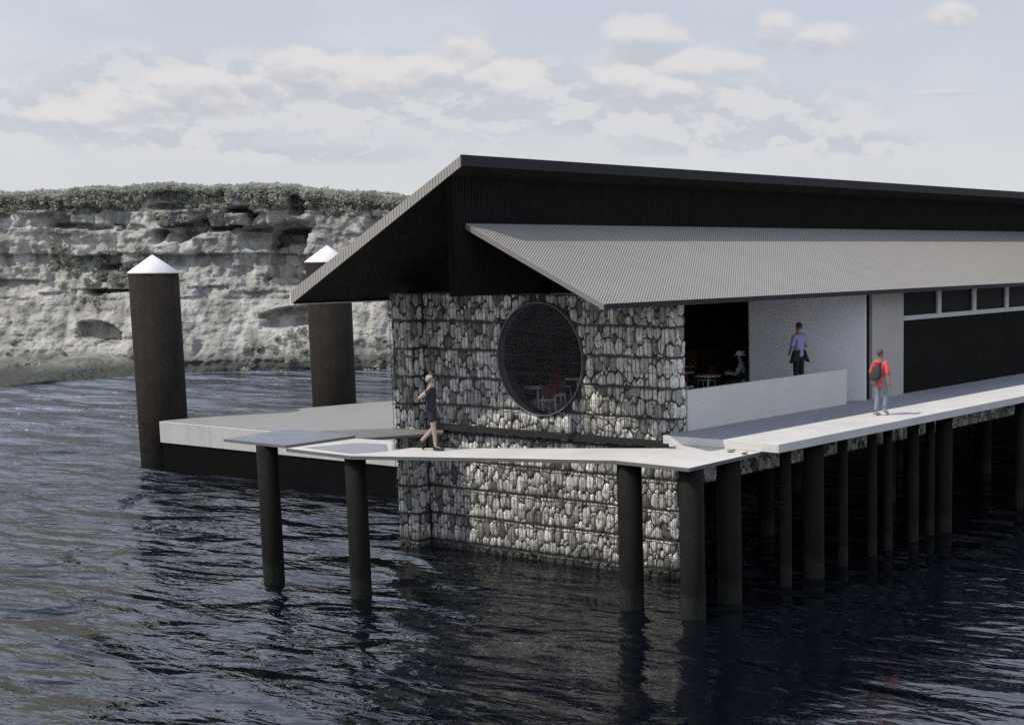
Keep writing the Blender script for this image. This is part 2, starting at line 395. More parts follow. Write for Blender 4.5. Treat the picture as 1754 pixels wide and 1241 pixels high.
for z in ROWS: wire((PX0,PY-.04,z),(PX1,PY-.04,z), .017); wire((PX1+.02,PY-.05,z),(PX1+.02,.0,z), .012)
under(wm.build('wire_mesh', M['wire'], gw))
# dark steel ledge at floor level
under(MB().box(-7.95, .02, -.19, .05, -.33, -.19).build('steel_ledge', M['steel'], gw))
# round window
rb = MB(); n = 96; prof = [(HR+.010,-.04),(HR+.010,.22),(HR-.012,.22),(HR-.012,-.04)]; v = []; f = []
for r, y in prof:
    for k in range(n): a = 2*math.pi*k/n; v.append((HX+r*math.cos(a), y, HZ+r*math.sin(a)))
for i in range(4):
    for k in range(n): f.append((i*n+k, i*n+(k+1)%n, ((i+1)%4)*n+(k+1)%n, ((i+1)%4)*n+k))
rb.add(v, f); ring = under(rb.build('round_window', M['zinc_gap'], gw, smooth=False))
gb = MB(); gb.add([(HX+(HR-.012)*math.cos(2*math.pi*k/n), .0, HZ+(HR-.012)*math.sin(2*math.pi*k/n)) for k in range(n)], [tuple(range(n))])
gb.build('glass_pane', M['glass'], ring)

# ------------------------------------------------------------------ restaurant building
bd = empty('restaurant_building', (0,0,0), label='long dark restaurant building with steep black roof and lower grey metal roof', cat='building')
YE = 46.
Yf = -2.9
RX, RZ = -3.871, 6.587           # ridge
EX, EZT, EZB = -10.12, 3.368, 3.07
# upper (left) roof slab
up = MB().extr([(RX,Yf+.03,RZ),(EX,Yf+.03,EZT),(EX,Yf+.03,EZB),(RX,Yf+.03,RZ-.215)], (0,YE-Yf-.03,0)).build('upper_roof', M['soffit'], bd)
# ribbed fascia along the verge
fb = MB(); fg = MB()
nr = 64
for k in range(nr):
    t0 = k/nr; t1 = (k+.8)/nr
    def pt(t, e): return (RX+(EX-RX)*t, (RZ+(EZT-RZ)*t) if e else (RZ-.215+(EZB-RZ+.215)*t))
    a = pt(t0,1); b = pt(t1,1); c = pt(t1,0); d = pt(t0,0)
    fb.extr([(a[0],Yf,a[1]+.02),(b[0],Yf,b[1]+.02),(c[0],Yf,c[1]-.01),(d[0],Yf,d[1]-.01)], (0,.026,0))
fs = fb.build('verge_fascia', M['zinc'], up)
fg.extr([(RX-.02,Yf+.018,RZ+.005),(EX,Yf+.018,EZT),(EX,Yf+.018,EZB),(RX-.02,Yf+.018,RZ-.2)], (0,.01,0)).build('fascia_backing', M['zinc_gap'], fs)
MB().box(EX-.035, EX-.002, Yf-.004, YE, EZB-.035, EZT+.03).build('eave_trim', M['white_line'], up)
MB().box(EX-.002, EX+.10, Yf-.004, YE, EZB-.03, EZB-.004).build('eave_drip', M['white_line'], up)
# ridge cap band facing the deck
MB().box(RX-.03, RX+.03, Yf-.003, YE, RZ-.23, RZ+.03).build('ridge_cap', M['trim'], up)
# clerestory wall of vertical black ribs
XP = -4.32
cb = MB(); y = -2.85; P = []
while y < YE:
    P += [(XP-.0, y), (XP+.0, y+.05), (XP+.028, y+.062), (XP+.028, y+.092)]; y += .104
zt = 6.34; zb = 3.316
v = [(x,yy,zb) for x,yy in P]+[(x,yy,zt) for x,yy in P]; n = len(P)
cb.add(v, [(i,i+1,n+i+1,n+i) for i in range(n-1)])
cl = cb.build('clerestory_wall', M['clad'], bd)
MB().box(XP-.121, XP+.03, -2.875, -2.852, zb, zt-.0).build('shade_cover', mat('unlit_black', (.004,.004,.004), 1., .1, 2, spec=0.), cl)  # added cover, its black paints the sunlit wall end as shade
MB().box(XP-.12, XP-.006, -2.85, YE, zb, zt-.03).build('wall_core', M['clad'], cl)
# lower roof
FX, FY0, FZ = XP+.03, -2.40, 5.037
LX, LY0, LZ = .60, -3.2, 3.218
th = .10
lr = MB()
top = [(FX,FY0,FZ),(LX,LY0,LZ),(LX,YE,LZ),(FX,YE,FZ)]
lr.add(top+[(x,y,z-th) for x,y,z in top], [(0,1,2,3),(7,6,5,4),(0,4,5,1),(1,5,6,2),(3,2,6,7),(0,3,7,4)])
lro = lr.build('lower_roof', M['zinc'], bd)
rb = MB(); sl = (LZ-FZ)/(LX-FX); dy = -1.476; ye = LY0+.02
while ye < YE:
    # rib from the eave (LX, ye) up towards the fold, clipped at the raked front edge
    s_max = LX-FX
    # front edge y at x: FY0+(LY0-FY0)*(x-FX)/(LX-FX); rib y at s metres in from the eave: ye - dy*s
    a = (LX-.004, ye); b = (FX+.002, ye-dy*s_max)
    for e in (0,):
        v = []
        for (x, yy) in (a, b):
            z = LZ+sl*(x-LX)
            v += [(x,yy,z+.001),(x,yy+.026,z+.001),(x,yy+.026,z+.013),(x,yy,z+.013)]
        rb.add(v, [(0,1,2,3),(7,6,5,4),(3,2,6,7),(0,3,7,4),(1,5,6,2)])
    ye += .102
# ribs that start on the front edge
k = FY0
ytop = LY0+.02+1.476*(LX-FX)-.102
while ytop > FY0:
    # start at fold (FX, ytop) and run down until the front edge
    # y = ytop + dy*t ; front y = FY0+(LY0-FY0)*t/(LX-FX)
    t = (ytop-FY0)/((LY0-FY0)/(LX-FX)-dy)
    if t < LX-FX:
        a = (FX+t-.004, ytop+dy*(t-.004)); b = (FX+.002, ytop); v = []
        for (x, yy) in (a, b):
            z = LZ+sl*(x-LX); v += [(x,yy,z+.001),(x,yy+.026,z+.001),(x,yy+.026,z+.013),(x,yy,z+.013)]
        rb.add(v, [(0,1,2,3),(7,6,5,4),(3,2,6,7),(0,3,7,4),(1,5,6,2)])
    ytop -= .102
rb.build('roof_ribs', M['zinc_rib'], lro)
MB().box(LX+.002, LX+.05, LY0, YE, LZ-.11, LZ+.01).build('gutter', M['trim'], lro)
fe = MB(); e0 = Vector((FX,FY0-.004,FZ)); e1 = Vector((LX,LY0-.004,LZ))
fe.extr([e0+Vector((0,0,-.005)), e1+Vector((0,0,-.005)), e1+Vector((0,0,-.13)), e0+Vector((0,0,-.13))], (0,-.03,0)).build('front_flashing', M['zinc_rib'], lro)
# gable infill behind the stone wall, ceiling, walls, floor
MB().extr([(-9.5,.52,2.9),(-9.5,.52,3.35),(XP-.14,.52,6.05),(XP-.14,.52,2.9)], (0,.12,0)).build('gable_wall', M['clad'], bd)
MB().extr([(XP+.04,.52,3.35),(XP+.04,.52,4.85),(-.15,.52,3.36),(-.15,.52,3.35)], (0,.12,0)).build('gable_panel', M['clad'], bd)
MB().box(-9.3, -.12, .66, YE, 3.24, 3.31).build('ceiling', M['white_wall'], bd)
MB().box(-9.45,-9.31,.52,.9,-.3,3.3).box(-9.45,-9.31,3.45,YE,-.3,3.3).box(-9.45,-9.31,.9,3.45,2.8,3.3).box(-9.45,-9.31,.9,3.45,-.3,.0).build('rear_wall', M['inner'], bd)  # the unseen opening is added to let fill light into the dining room
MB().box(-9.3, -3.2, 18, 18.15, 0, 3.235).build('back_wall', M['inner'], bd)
MB().box(-9.4, -.02, .52, YE, -.26, 0).build('floor_slab', M['floor'], bd)
MB().box(-9.3, -7.6, 11.2, 17.9, .0, 1.12).build('bar_counter', M['timber'], bd)
MB().box(-9.29, -9.2, 9.6, 17.9, 1.0, 1.75).build('wall_panelling', M['timber'], bd)
MB().box(-6.6, -3.4, 17.9, 17.98, .0, 1.35).build('timber_screen', M['timber'], bd)
# white L-shaped wall
MB().prism([(-2.6,7.0),(-.1,9.30),(-.1,9.38),(-.22,9.38),(-2.7,7.10)], 0, 3.23).build('white_partition', M['white_wall'], bd)
MB().box(-.45, -.2, 9.383, 9.717, 0, 3.23).build('recess_panel', M['clad'], bd)
MB().box(-.3, -.1, 9.72, 11.62, 0, 3.23).build('grey_facade_wall', M['grey_wall'], bd)
MB().box(-2.2, -.25, 5.4, 6.75, .0, .52).build('raised_dais', M['timber'], bd)
# glazed and shuttered bays
bays = [(11.62, 13.85), (14.09, 16.35), (16.59, 18.85), (19.09, 21.35), (21.59, 23.85)]
wf = MB()
wf.box(-.2,-.1, 11.622, 24.1, 3.075, 3.23); wf.box(-.2,-.1, 11.622, 24.1, 2.225, 2.365)
for a, b in bays: wf.box(-.199,-.099, b, b+.24, 2.366, 3.074)
wf.build('window_frame', M['frame'], bd)
for a, b in bays:
    MB().box(-.19, -.17, a+.004, b-.004, 2.37, 3.07).build('window_pane', M['darkglass'], bd)
y = 11.63; P = []
while y < 24.1: P += [(-.16,y),(-.16,y+.05),(-.14,y+.06),(-.14,y+.09)]; y += .1
n = len(P); sh = MB().add([(x,yy,.0) for x,yy in P]+[(x,yy,2.224) for x,yy in P], [(i,i+1,n+i+1,n+i) for i in range(n-1)])
sh.build('black_shutter', M['clad'], bd)
MB().box(-.3,-.1,24.1,YE,0,3.23).build('end_facade_wall', M['grey_wall'], bd)
# stone plinth hung below the floor
pl = MB().box(-.42,-.09,.52,YE,-1.4,-.262).build('stone_plinth', M['core'], bd)
stones('plinth_stones', pack(.55, 26, -1.4, -.26, [-1.4,-.83,-.26], lambda u,z: True), lambda u,o,z: (-.07+o*.7, u, z), pl)
MB().box(-9.44,-9.32,.53,YE,WATER-1,-.302).build('rear_light_block', M['core'], bd)  # added wall, blocks daylight so the water under the floor stays dark
MB().box(-9.3,-.5,YE-.2,YE,WATER-1,-.262).build('end_light_block', M['core'], bd)  # added likewise at the far end to shut the light out
for x in (-8.3, -5., -1.4):
    for y in (6, 13, 20, 27, 34, 41):
        if x == -1.4 or True: MB().tube((x,y,WATER-2),(x,y,-.262), .24, n=14).build('foundation_pile', M['pile'], bd, smooth=False)

bl = MB().box(-.12, 0.03, .53, 8.06, .002, 1.0)
tag(bl.build('balustrade', M['bal'], bevel=.012), 'low pale rendered balustrade wall along the open side of the dining room', 'balustrade wall')

# ------------------------------------------------------------------ decks
ld = MB().prism([(-.02,-.42),(1.55,-.42),(3.36,-.50),(3.36,YE),(-.02,YE)], -.20, 0)
tag(ld.build('walkway', M['deck_white'], bevel=.008), kind='structure')
tag(MB().prism([(.032,-.415),(1.55,-.415),(1.72,-.40),(1.72,YE-.1),(.032,YE-.1)], .0005, .005).build('shade_band', mat('blue_grey_eave_shade', (.27,.27,.30), .85, .1, 2, speck=.35, spscale=34)), kind='structure')  # eave shade on the walkway, painted as a thin darker sheet
LOW = [(2.807,.36),(3.008,-3.435),(.895,-3.296),(-.933,-4.027),(-4.865,-5.741),(-7.268,-5.581),(-7.371,-3.426),(-6.191,-3.289),(-4.746,-4.613),(-4.744,-4.0),(-3.999,-3.694),(.648,-1.011),(.05,-.30),(.05,.36)]
bw = MB().prism(LOW, -.285, -.204).build('boardwalk', [M['deck_white'], M['deck_edge']])
for p in bw.data.polygons:
    if abs(p.normal.z) < .5 or p.normal.z < -.5: p.material_index = 1
tag(bw, kind='structure')
sp = MB().prism([(-9.635,-5.536),(-9.948,-3.635),(-9.801,-3.259),(-7.36,-3.40),(-7.26,-5.60)], -.20, -.135).build('landing_plate', [M['plate_shade'], M['deck_edge']])
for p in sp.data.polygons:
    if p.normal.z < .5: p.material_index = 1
tag(sp, 'landing plate painted in blue grey shade at the far left tip of the boardwalk', 'landing')
tag(MB().prism([(-6.992,-5.297),(-6.60,-4.04),(-5.75,-3.85),(-4.75,-4.72),(-5.104,-5.5)], -.2035, -.199).build('deck_shade', mat('blue_grey_deck_shade', (.27,.28,.315), .85, .1, 2, speck=.25, spscale=40)),  # shadow on the boardwalk, painted as a thin flat sheet
    'flat blue grey patch of painted shade on the white boardwalk left of the walking woman', 'painted shade')
tag(MB().prism([(-10.853,-2.41),(-8.23,-2.587),(-7.835,-1.79),(-7.27,-.52),(-8.6,.8),(-9.2,-.539)], -.43, -.35).build('gangway', M['ramp'], bevel=.01),
    'thin grey gangway plate wedged between landing and stone wall above the pontoon', 'gangway')
# cleats
def cleat(loc, rz, lab):
    e = empty('mooring_cleat', loc, rz, lab, 'cleat', 'cleats on the boardwalk')
    MB().box(-.13,.13,-.07,.07,0,.015).build('base_plate', M['steel'], e)
    b = MB(); b.tube((-.05,0,.014),(-.05,0,.06),.018); b.tube((.05,0,.014),(.05,0,.06),.018); b.tube((-.17,0,.072),(.17,0,.072),.018,.018); b.build('horn', M['steel'], e)
    e.scale = (.6,.6,.6); return e
cleat((.72,-1.02,-.203), R(25), 'small dark cleat on the boardwalk right at the corner of the stone wall')
cleat((2.30,-.87,-.203), R(60), 'small dark cleat on the boardwalk in front of the raised walkway step')
cleat((2.80,-1.05,-.203), R(85), 'small dark cleat on the outer right edge of the boardwalk')

# ------------------------------------------------------------------ piles
PG = 'piles under the boardwalk and walkway'
def pile(x, y, d, top, lab):
    o = MB().lathe([(d/2,WATER-3),(d/2,top-.01),(d/2-.012,top)], (0,0,0), 20).build('pile', M['pile'], smooth=False)
    for p in o.data.polygons: p.use_smooth = abs(p.normal.z) < .5
    o.location = (x, y, 0); return tag(o, lab, 'pile', PG)
T1 = -.287; T2 = -.203
pile(-8.245,-5.36,.50,-.203,'slim dark pile under the blue grey landing plate, leftmost of all thin piles')
pile(-5.15,-5.36,.48,T1,'slim dark pile under the boardwalk left of the stone wall, beside the painted shade patch')
pile(.98,-2.95,.55,T1,'dark pile under the boardwalk in front of the stone wall, left of the corner cluster')
pile(2.16,-2.25,.52,T1,'dark pile tucked behind the front corner pile of the boardwalk')
pile(2.70,-2.95,.55,T1,'dark pile right under the pointed front corner of the boardwalk')
pile(2.52,-1.30,.55,T1,'thick dark pile standing alone under the right edge of the boardwalk')
rest = [(2.62,.892,.28,'thin dark pile under the near end of the raised walkway, first in the row'),
        (2.75,1.952,.50,'thick dark pile under the walkway, second in the row from the boardwalk'),
        (2.62,3.523,.27,'thin dark pile under the walkway, third in the row from the boardwalk'),
        (2.64,4.972,.26,'thin dark pile under the walkway just before the man in the red hoodie'),
        (2.61,5.864,.25,'thin dark pile under the walkway almost straight below the man in the red hoodie'),
        (2.55,7.372,.33,'medium dark pile under the walkway behind the man in the red hoodie'),
        (2.55,8.368,.27,'thin dark pile under the walkway, left of the thick far pile'),
        (2.60,9.12,.48,'thick dark pile under the far part of the walkway, last before the row thins out')]
for x, y, d, l in rest: pile(x, y, d, T2, l)
for y, l in ((14.2,'dark pile under the far walkway at the right edge of the picture'),(17.6,'farthest dark pile under the walkway on the right')):
    pile(2.6, y, .3, T2, l)
def big_pile(x, y, d, top, cap, lab):
    e = empty('mooring_pile', (x,y,WATER), 0, lab, 'mooring pile', 'white capped mooring piles at the pontoon')
    o = MB().lathe([(d/2*.985,-3),(d/2,top-WATER)], (0,0,0), 40).build('shaft', M['pile_big'], e)
    for p in o.data.polygons: p.use_smooth = abs(p.normal.z) < .5
    c = MB().lathe([(d/2+.02,top-WATER+.002),(d/2+.02,top-WATER+.05),(.012,top-WATER+cap)], (0,0,0), 40).build('cone_cap', M['cap'], e)
    for p in c.data.polygons: p.use_smooth = abs(p.normal.z) < .9
big_pile(-29.15, 6.30, 1.76, 3.62, .70, 'tall brown mooring pile with white cone cap at the near corner of the pontoon')
big_pile(-28.05, 13.55, 1.76, 3.95, .70, 'brown mooring pile with white cone cap half hidden behind the roof eave')

# ------------------------------------------------------------------ pontoon
pn = empty('pontoon', (-28.24,5.5,WATER), 0, 'low floating pontoon with pale concrete top over a black hull', 'pontoon')
poly = [(0,0),(19.5,-.15),(19.5,8.2),(1.30,8.2)]
poly = [(0,0),(20.,-.15),(20.,13.),(2.08,13.)]
MB().prism([(x+.06*(1 if x < 5 else -1), y+(.06 if y < 5 else -.06)) for x,y in poly], -1.2, 1.0).build('hull', M['hull'], pn)
MB().prism(poly, 1.001, 1.79).build('side_band', M['pontoon_side'], pn, bevel=.02)
MB().prism([(x+.10*(1 if x < 5 else -1), y+(.10 if y < 5 else -.10)) for x,y in poly], 1.79, 1.815).build('deck_top', M['pontoon_top'], pn)

# ------------------------------------------------------------------ furniture
def make_table():
    t = empty('dining_table', (0,0,0), 0, 'x', 'table', 'white tables in the dining room')
    MB().lathe([(.36,.715),(.38,.72),(.38,.745),(.37,.75)], n=28).build('table_top', M['table'], t)
    MB().lathe([(.03,.02),(.03,.714)], n=12).build('pedestal', M['whiteleg'], t)
    MB().lathe([(.24,0),(.24,.012),(.05,.03)], n=24).build('foot', M['whiteleg'], t); return t
def make_chair():
    c = empty('dining_chair', (0,0,0), 0, 'x', 'chair', 'dark red chairs around the dining tables')
    MB().box(-.22,.22,-.22,.22,.43,.49).build('seat', M['pad'], c, bevel=.02)
    b = MB(); n = 8
    v = []
    for zz, off in ((.52,.20),(.86,.26)):
        for k in range(n+1):
            a = (k/n-.5)*1.1; v.append((.42*math.sin(a)*1.0, -off-.02+.10*(1-math.cos(a))*2, zz))
        for k in range(n+1):
            a = (k/n-.5)*1.1; v.append((.42*math.sin(a)*1.0, -off+.025+.10*(1-math.cos(a))*2, zz))
    w = n+1; f = []
    for k in range(n):
        f += [(k,k+1,2*w+k+1,2*w+k),(w+k+1,w+k,3*w+k,3*w+k+1),(2*w+k,2*w+k+1,3*w+k+1,3*w+k),(k+1,k,w+k,w+k+1)]
    f += [(0,2*w,3*w,w),(n,w+n,3*w+n,2*w+n)]
    b.add(v, f).build('backrest', M['seat'], c)
    for sx in (-1,1):
        for sy in (-1,1):
            q = MB(); q.tube((sx*.19,sy*.19,.428),(sx*.22,sy*.22,0),.016,.012,8)
            if sy < 0: q.tube((sx*.19,-.19,.432),(sx*.17,-.22,.6),.014,.012,8)
            q.build('leg', M['whiteleg'], c)
    return c
T0 = make_table(); C0 = make_chair(); used = {'t': 0, 'c': 0}
def put(kind, x, y, rz, lab):
    o = (T0 if kind == 't' else C0)
    if used[kind]: o = copy_tree(o)
    used[kind] = 1; o.location = (x,y,.002); o.rotation_euler.z = rz; o['label'] = lab; return o
put('t', -5.85, 1.62, 0, 'round white pedestal table seen low in the round window')
put('t', -6.75, 4.3, 0, 'white pedestal table farther back on the left behind the round window')
put('t', -4.35, 3.3, 0, 'white pedestal table behind the right edge of the round window')
put('t', -5.5, 7.6, 0, 'white pedestal table just above the balustrade beside the stone wall end')
put('t', -4.05, 6.95, 0, 'white pedestal table in front of the seated woman in the white hat')
put('t', -6.9, 9.6, 0, 'white pedestal table deep in the dark dining room')
chs = [(-6.45,1.35,R(-70),'dark red chair left of the table low in the round window'),
       (-5.25,1.25,R(70),'dark red chair right of the table low in the round window'),
       (-5.9,2.35,R(180),'dark red chair behind the table low in the round window'),
       (-7.5,4.4,R(-90),'dark red chair left of the back left table in the round window'),
       (-6.2,4.9,R(140),'dark red chair behind the back left table in the round window'),
       (-3.7,3.9,R(140),'dark red chair behind the table at the right edge of the round window'),
       (-4.9,3.8,R(-130),'dark red chair left of the table at the right edge of the round window'),
       (-6.2,7.2,R(-60),'dark red chair left of the table next to the stone wall end'),
       (-5.1,8.3,R(150),'dark red chair behind the table next to the stone wall end'),
       (-5.2,6.9,R(-55),'white legged chair between the two tables above the balustrade'),
       (-4.3,6.1,R(10),'dark chair with its back to the balustrade near the white hat woman'),
       (-7.6,9.3,R(-70),'dark red chair at the deepest table in the dining room')]
for x, y, r, l in chs: put('c', x, y, r, l)

# ------------------------------------------------------------------ people
def skin_mesh(name, verts, edges, radii, roots, m_, parent, sub=2):
    me = bpy.data.meshes.new(name); me.from_pydata(verts, edges, []); o = bpy.data.objects.new(name, me); COL.objects.link(o)
    md = o.modifiers.new('skin', 'SKIN'); md.use_smooth_shade = True; md.branch_smoothing = .3
    sv = me.skin_vertices[0].data
    for i, r in enumerate(radii): sv[i].radius = r if isinstance(r, tuple) else (r, r); sv[i].use_root = i in roots
    s = o.modifiers.new('sub', 'SUBSURF'); s.levels = sub; s.render_levels = sub
    dg = bpy.context.evaluated_depsgraph_get(); new = bpy.data.meshes.new_from_object(o.evaluated_get(dg)); new.name = name
    bpy.data.objects.remove(o); bpy.data.meshes.remove(me)
    new.polygons.foreach_set('use_smooth', [True]*len(new.polygons)); new.materials.clear()
    return link(name, new, m_, parent)
BASE = dict(pelvis=(0,0,.95), spine=(0,.0,1.12), chest=(0,-.01,1.31), neck=(0,0,1.46), jaw=(0,.015,1.545), skull=(0,.0,1.645), crown=(0,-.005,1.725))
for s, g in ((1,'r'),(-1,'l')):
    BASE.update({'sh'+g:(s*.175,-.01,1.40),'el'+g:(s*.225,-.03,1.12),'wr'+g:(s*.235,.03,.88),'pa'+g:(s*.235,.05,.80),
                 'hip'+g:(s*.09,0,.90),'kn'+g:(s*.10,.02,.50),'an'+g:(s*.105,-.02,.085),'ba'+g:(s*.115,.09,.035),'to'+g:(s*.12,.17,.028)})
RAD = dict(pelvis=(.145,.105), spine=(.125,.095), chest=(.15,.11), neck=.055, jaw=(.062,.072), skull=(.078,.095), crown=(.05,.06),
           sh=.062, el=.043, wr=.029, pa=(.036,.02), hip=.085, kn=.058, an=.04, ba=.04, to=.028)
def person(loc, rz, scale, pose, label, skin_m, top_m, leg_m, shoe_m, hair_m, leg_to=1., sleeve=.6, width=1., hair='short', top_len=0.):
    P = {k: Vector(v) for k, v in BASE.items()}
    for k, v in pose.items():
        if k != 'look': P[k] = Vector(v)
    for k in P: P[k] = Vector((P[k].x*width, P[k].y, P[k].z))*scale
    rad = lambda k: RAD.get(k, RAD.get(k[:-1]))
    def rr(k, add=0., mul=1.):
        r = rad(k); r = r if isinstance(r, tuple) else (r, r); return ((r[0]*mul)*scale+add, (r[1]*mul)*scale+add)
    e = empty('person', loc, rz, label, 'person')
    names = list(P); idx = {k: i for i, k in enumerate(names)}; V = [P[k] for k in names]; Rr = [rr(k, 0, .80 if k in ('pelvis','spine','chest') else 1.) for k in names]
    E = [(idx[a], idx[b]) for a, b in (('pelvis','spine'),('spine','chest'),('chest','neck'),('neck','jaw'),('jaw','skull'),('skull','crown'))]
    roots = {idx['pelvis']}
    for g in 'rl':
        E += [(idx[a+g] if a not in P else idx[a], idx[b+g]) for a, b in (('chest','sh'),('sh','el'),('el','wr'),('wr','pa'),('pelvis','hip'),('hip','kn'),('kn','an'),('an','ba'),('ba','to'))]
    # nose and ears grow from the head
    hd = P['skull']-P['jaw']; look = Vector(pose.get('look', (0,1,0))).normalized(); side = look.cross(Vector((0,0,1))).normalized()
    V.append(P['jaw']+hd*.55+look*.105*scale); Rr.append((.012,.012)); E.append((idx['skull'], len(V)-1))
    # hands: four fingers and a thumb rooted in the palm
    for g, s in (('r',1),('l',-1)):
        d = (P['pa'+g]-P['wr'+g]).normalized(); w = d.cross(Vector((s,0,0)));
        if w.length < .1: w = d.cross(Vector((0,1,0)))
        w.normalize(); u = w.cross(d).normalized()
        for j, ln in enumerate((.062,.072,.068,.052)):
            a = P['pa'+g]+w*((j-1.5)*.019)*scale; b = a+(d*.6*ln+u*.012)*scale; c = b+(d*.5*ln+u*.025)*scale
            n0 = len(V); V += [a,b,c]; Rr += [(.0095,.0095),(.0085,.0085),(.0075,.0075)]; E += [(n0,n0+1),(n0+1,n0+2)]; roots.add(n0)
        a = P['wr'+g]+(d*.03-w*.02)*scale; b = a+(d*.03-w*.03+u*.01)*scale; c = b+(d*.03-w*.008+u*.012)*scale
        n0 = len(V); V += [a,b,c]; Rr += [(.012,.012),(.0105,.0105),(.009,.009)]; E += [(n0,n0+1),(n0+1,n0+2)]; roots.add(n0)
    skin_mesh('body', V, E, Rr, roots, skin_m, e)
    # shirt
    nm = ['pelvis','spine','chest']; vv = [P['pelvis']+Vector((0,0,-(top_len+.13)*scale)), P['spine'], P['chest']]; r_ = [rr('pelvis',.030), rr('spine',.032), rr('chest',.034)]; ee = [(0,1),(1,2)]
    vv.append(P['chest'].lerp(P['neck'], .75)); r_.append((.125*scale,.11*scale)); vv.append(P['neck']+Vector((0,0,.02*scale))); r_.append((.066*scale,.066*scale)); ee.append((3,4)); ee.append((2,3))
    for g in 'rl':
        n0 = len(vv); vv += [P['sh'+g], P['sh'+g].lerp(P['el'+g], min(1,sleeve))]; r_ += [rr('sh'+g,.022), rr('el'+g,.026)]; ee += [(2,n0),(n0,n0+1)]
        if sleeve > 1: vv.append(P['el'+g].lerp(P['wr'+g], sleeve-1)); r_.append(rr('wr'+g,.018)); ee.append((n0+1,n0+2))
    skin_mesh('top', vv, ee, r_, {0}, top_m, e)
    vv = [P['pelvis']+Vector((0,0,.17*scale)), P['pelvis']]; r_ = [rr('pelvis',.004), rr('pelvis',.016)]; ee = [(0,1)]
    for g in 'rl':
        n0 = len(vv); vv += [P['hip'+g]]; r_ += [rr('hip'+g,.016)]; ee += [(1,n0)]
        if leg_to < 1: vv.append(P['hip'+g].lerp(P['kn'+g], leg_to)); r_.append(rr('kn'+g,.038)); ee.append((n0,n0+1))
        else: vv += [P['kn'+g], P['an'+g]+Vector((0,0,.01))]; r_ += [rr('kn'+g,.020), rr('an'+g,.026)]; ee += [(n0,n0+1),(n0+1,n0+2)]
    skin_mesh('trousers' if leg_to >= 1 else 'shorts', vv, ee, r_, {1}, leg_m, e)
    for g in 'rl':
        a, b, c = P['an'+g], P['ba'+g], P['to'+g]
        skin_mesh('shoe', [a+(a-b)*.35+Vector((0,0,-.035*scale)), a+Vector((0,0,-.02)), b, c+(c-b)*.25], [(0,1),(1,2),(2,3)], [(.036*scale,.036*scale),(.05*scale,.05*scale),(.05*scale,.042*scale),(.034*scale,.03*scale)], {1}, shoe_m, e, 1)
    # eyes
    for s in (-1,1):
        c = P['jaw']+hd*.78+look*.083*scale+side*s*.03*scale
        MB().ell(c, (.011*scale,)*3, 8, 6).build('eye', M['steel'], e, smooth=True)
    # hair cap
    if hair:
        hb = MB(); c = P['skull']+Vector((0,0,.018*scale))-look*.014*scale; n = 18; mm = 9; v = []; f = []
        ang = math.atan2(look.y, look.x)
        for i in range(mm+1):
            for k in range(n):
                a = 2*math.pi*k/n; back = .5-.5*math.cos(a); lim = (R(62)+back*R(62 if hair == 'short' else 88)); t = lim*i/mm
                rj = 1+.06*(random.random()-.5)
                x = .101*math.sin(t)*math.cos(a)*rj; yv = .092*math.sin(t)*math.sin(a)*rj; z = .105*math.cos(t)*rj
                v.append((c.x+(x*math.cos(ang)-yv*math.sin(ang))*scale, c.y+(x*math.sin(ang)+yv*math.cos(ang))*scale, c.z+z*scale))
        for i in range(mm):
            for k in range(n): f.append((i*n+k,(i+1)*n+k,(i+1)*n+(k+1)%n,i*n+(k+1)%n))
        hb.add(v, f).build('hair', hair_m, e, smooth=True)
    return e, P
skin1 = mat('skin_light', (.41,.29,.24), .55, .06, 12); skin2 = mat('skin_tan', (.36,.21,.14), .55, .06, 12)
cl_ = lambda n, c: mat(n, c, .85, .12, 14, bump=.3, bscale=60)
navy = cl_('navy_cotton', (.022,.026,.040)); navy2 = cl_('black_navy_skirt', (.018,.016,.024)); red = cl_('coral_red_fleece', (.62,.10,.10)); jean = cl_('grey_blue_denim', (.20,.24,.29))
lav = cl_('lavender_shirt', (.30,.30,.52)); black = cl_('black_wool', (.014,.013,.014)); pale = cl_('pale_blue_shirt', (.30,.38,.50)); vest_m = cl_('dark_vest', (.012,.014,.02))
hair_g = mat('grey_blond_hair', (.36,.32,.26), .7, .2, 20); hair_b = mat('dark_brown_hair', (.035,.020,.013), .6, .2, 20); hair_r = mat('brown_hair', (.10,.05,.035), .6, .2, 20)
shoe_d = mat('dark_shoe', (.03,.025,.022), .6); shoe_w = mat('pale_trainers', (.34,.33,.31), .6)
# walking woman on the boardwalk
hd_ = math.atan2(-.844, .537)
e, P = person((-3.93,-4.10,-.204), hd_, 1.0, dict(
    anr=(.10,.09,.085), bar=(.105,.20,.035), tor=(.105,.28,.028), knr=(.10,.07,.50),
    knl=(-.08,.02,.52), anl=(-.08,-.30,.20), bal=(-.08,-.27,.085), tol=(-.08,-.235,.028),
    elr=(.27,-.24,1.22), wrr=(.17,-.02,1.44), par=(.125,.05,1.52), ell=(-.22,.0,1.12), wrl=(-.23,.12,.89), pal=(-.225,.16,.82),
    look=(.25,.97,-.05)), 'walking woman on the boardwalk in navy top and shorts raising one hand to her face', skin1, navy, navy2, shoe_d, hair_g, leg_to=.62, sleeve=.45, width=.95, hair='long')
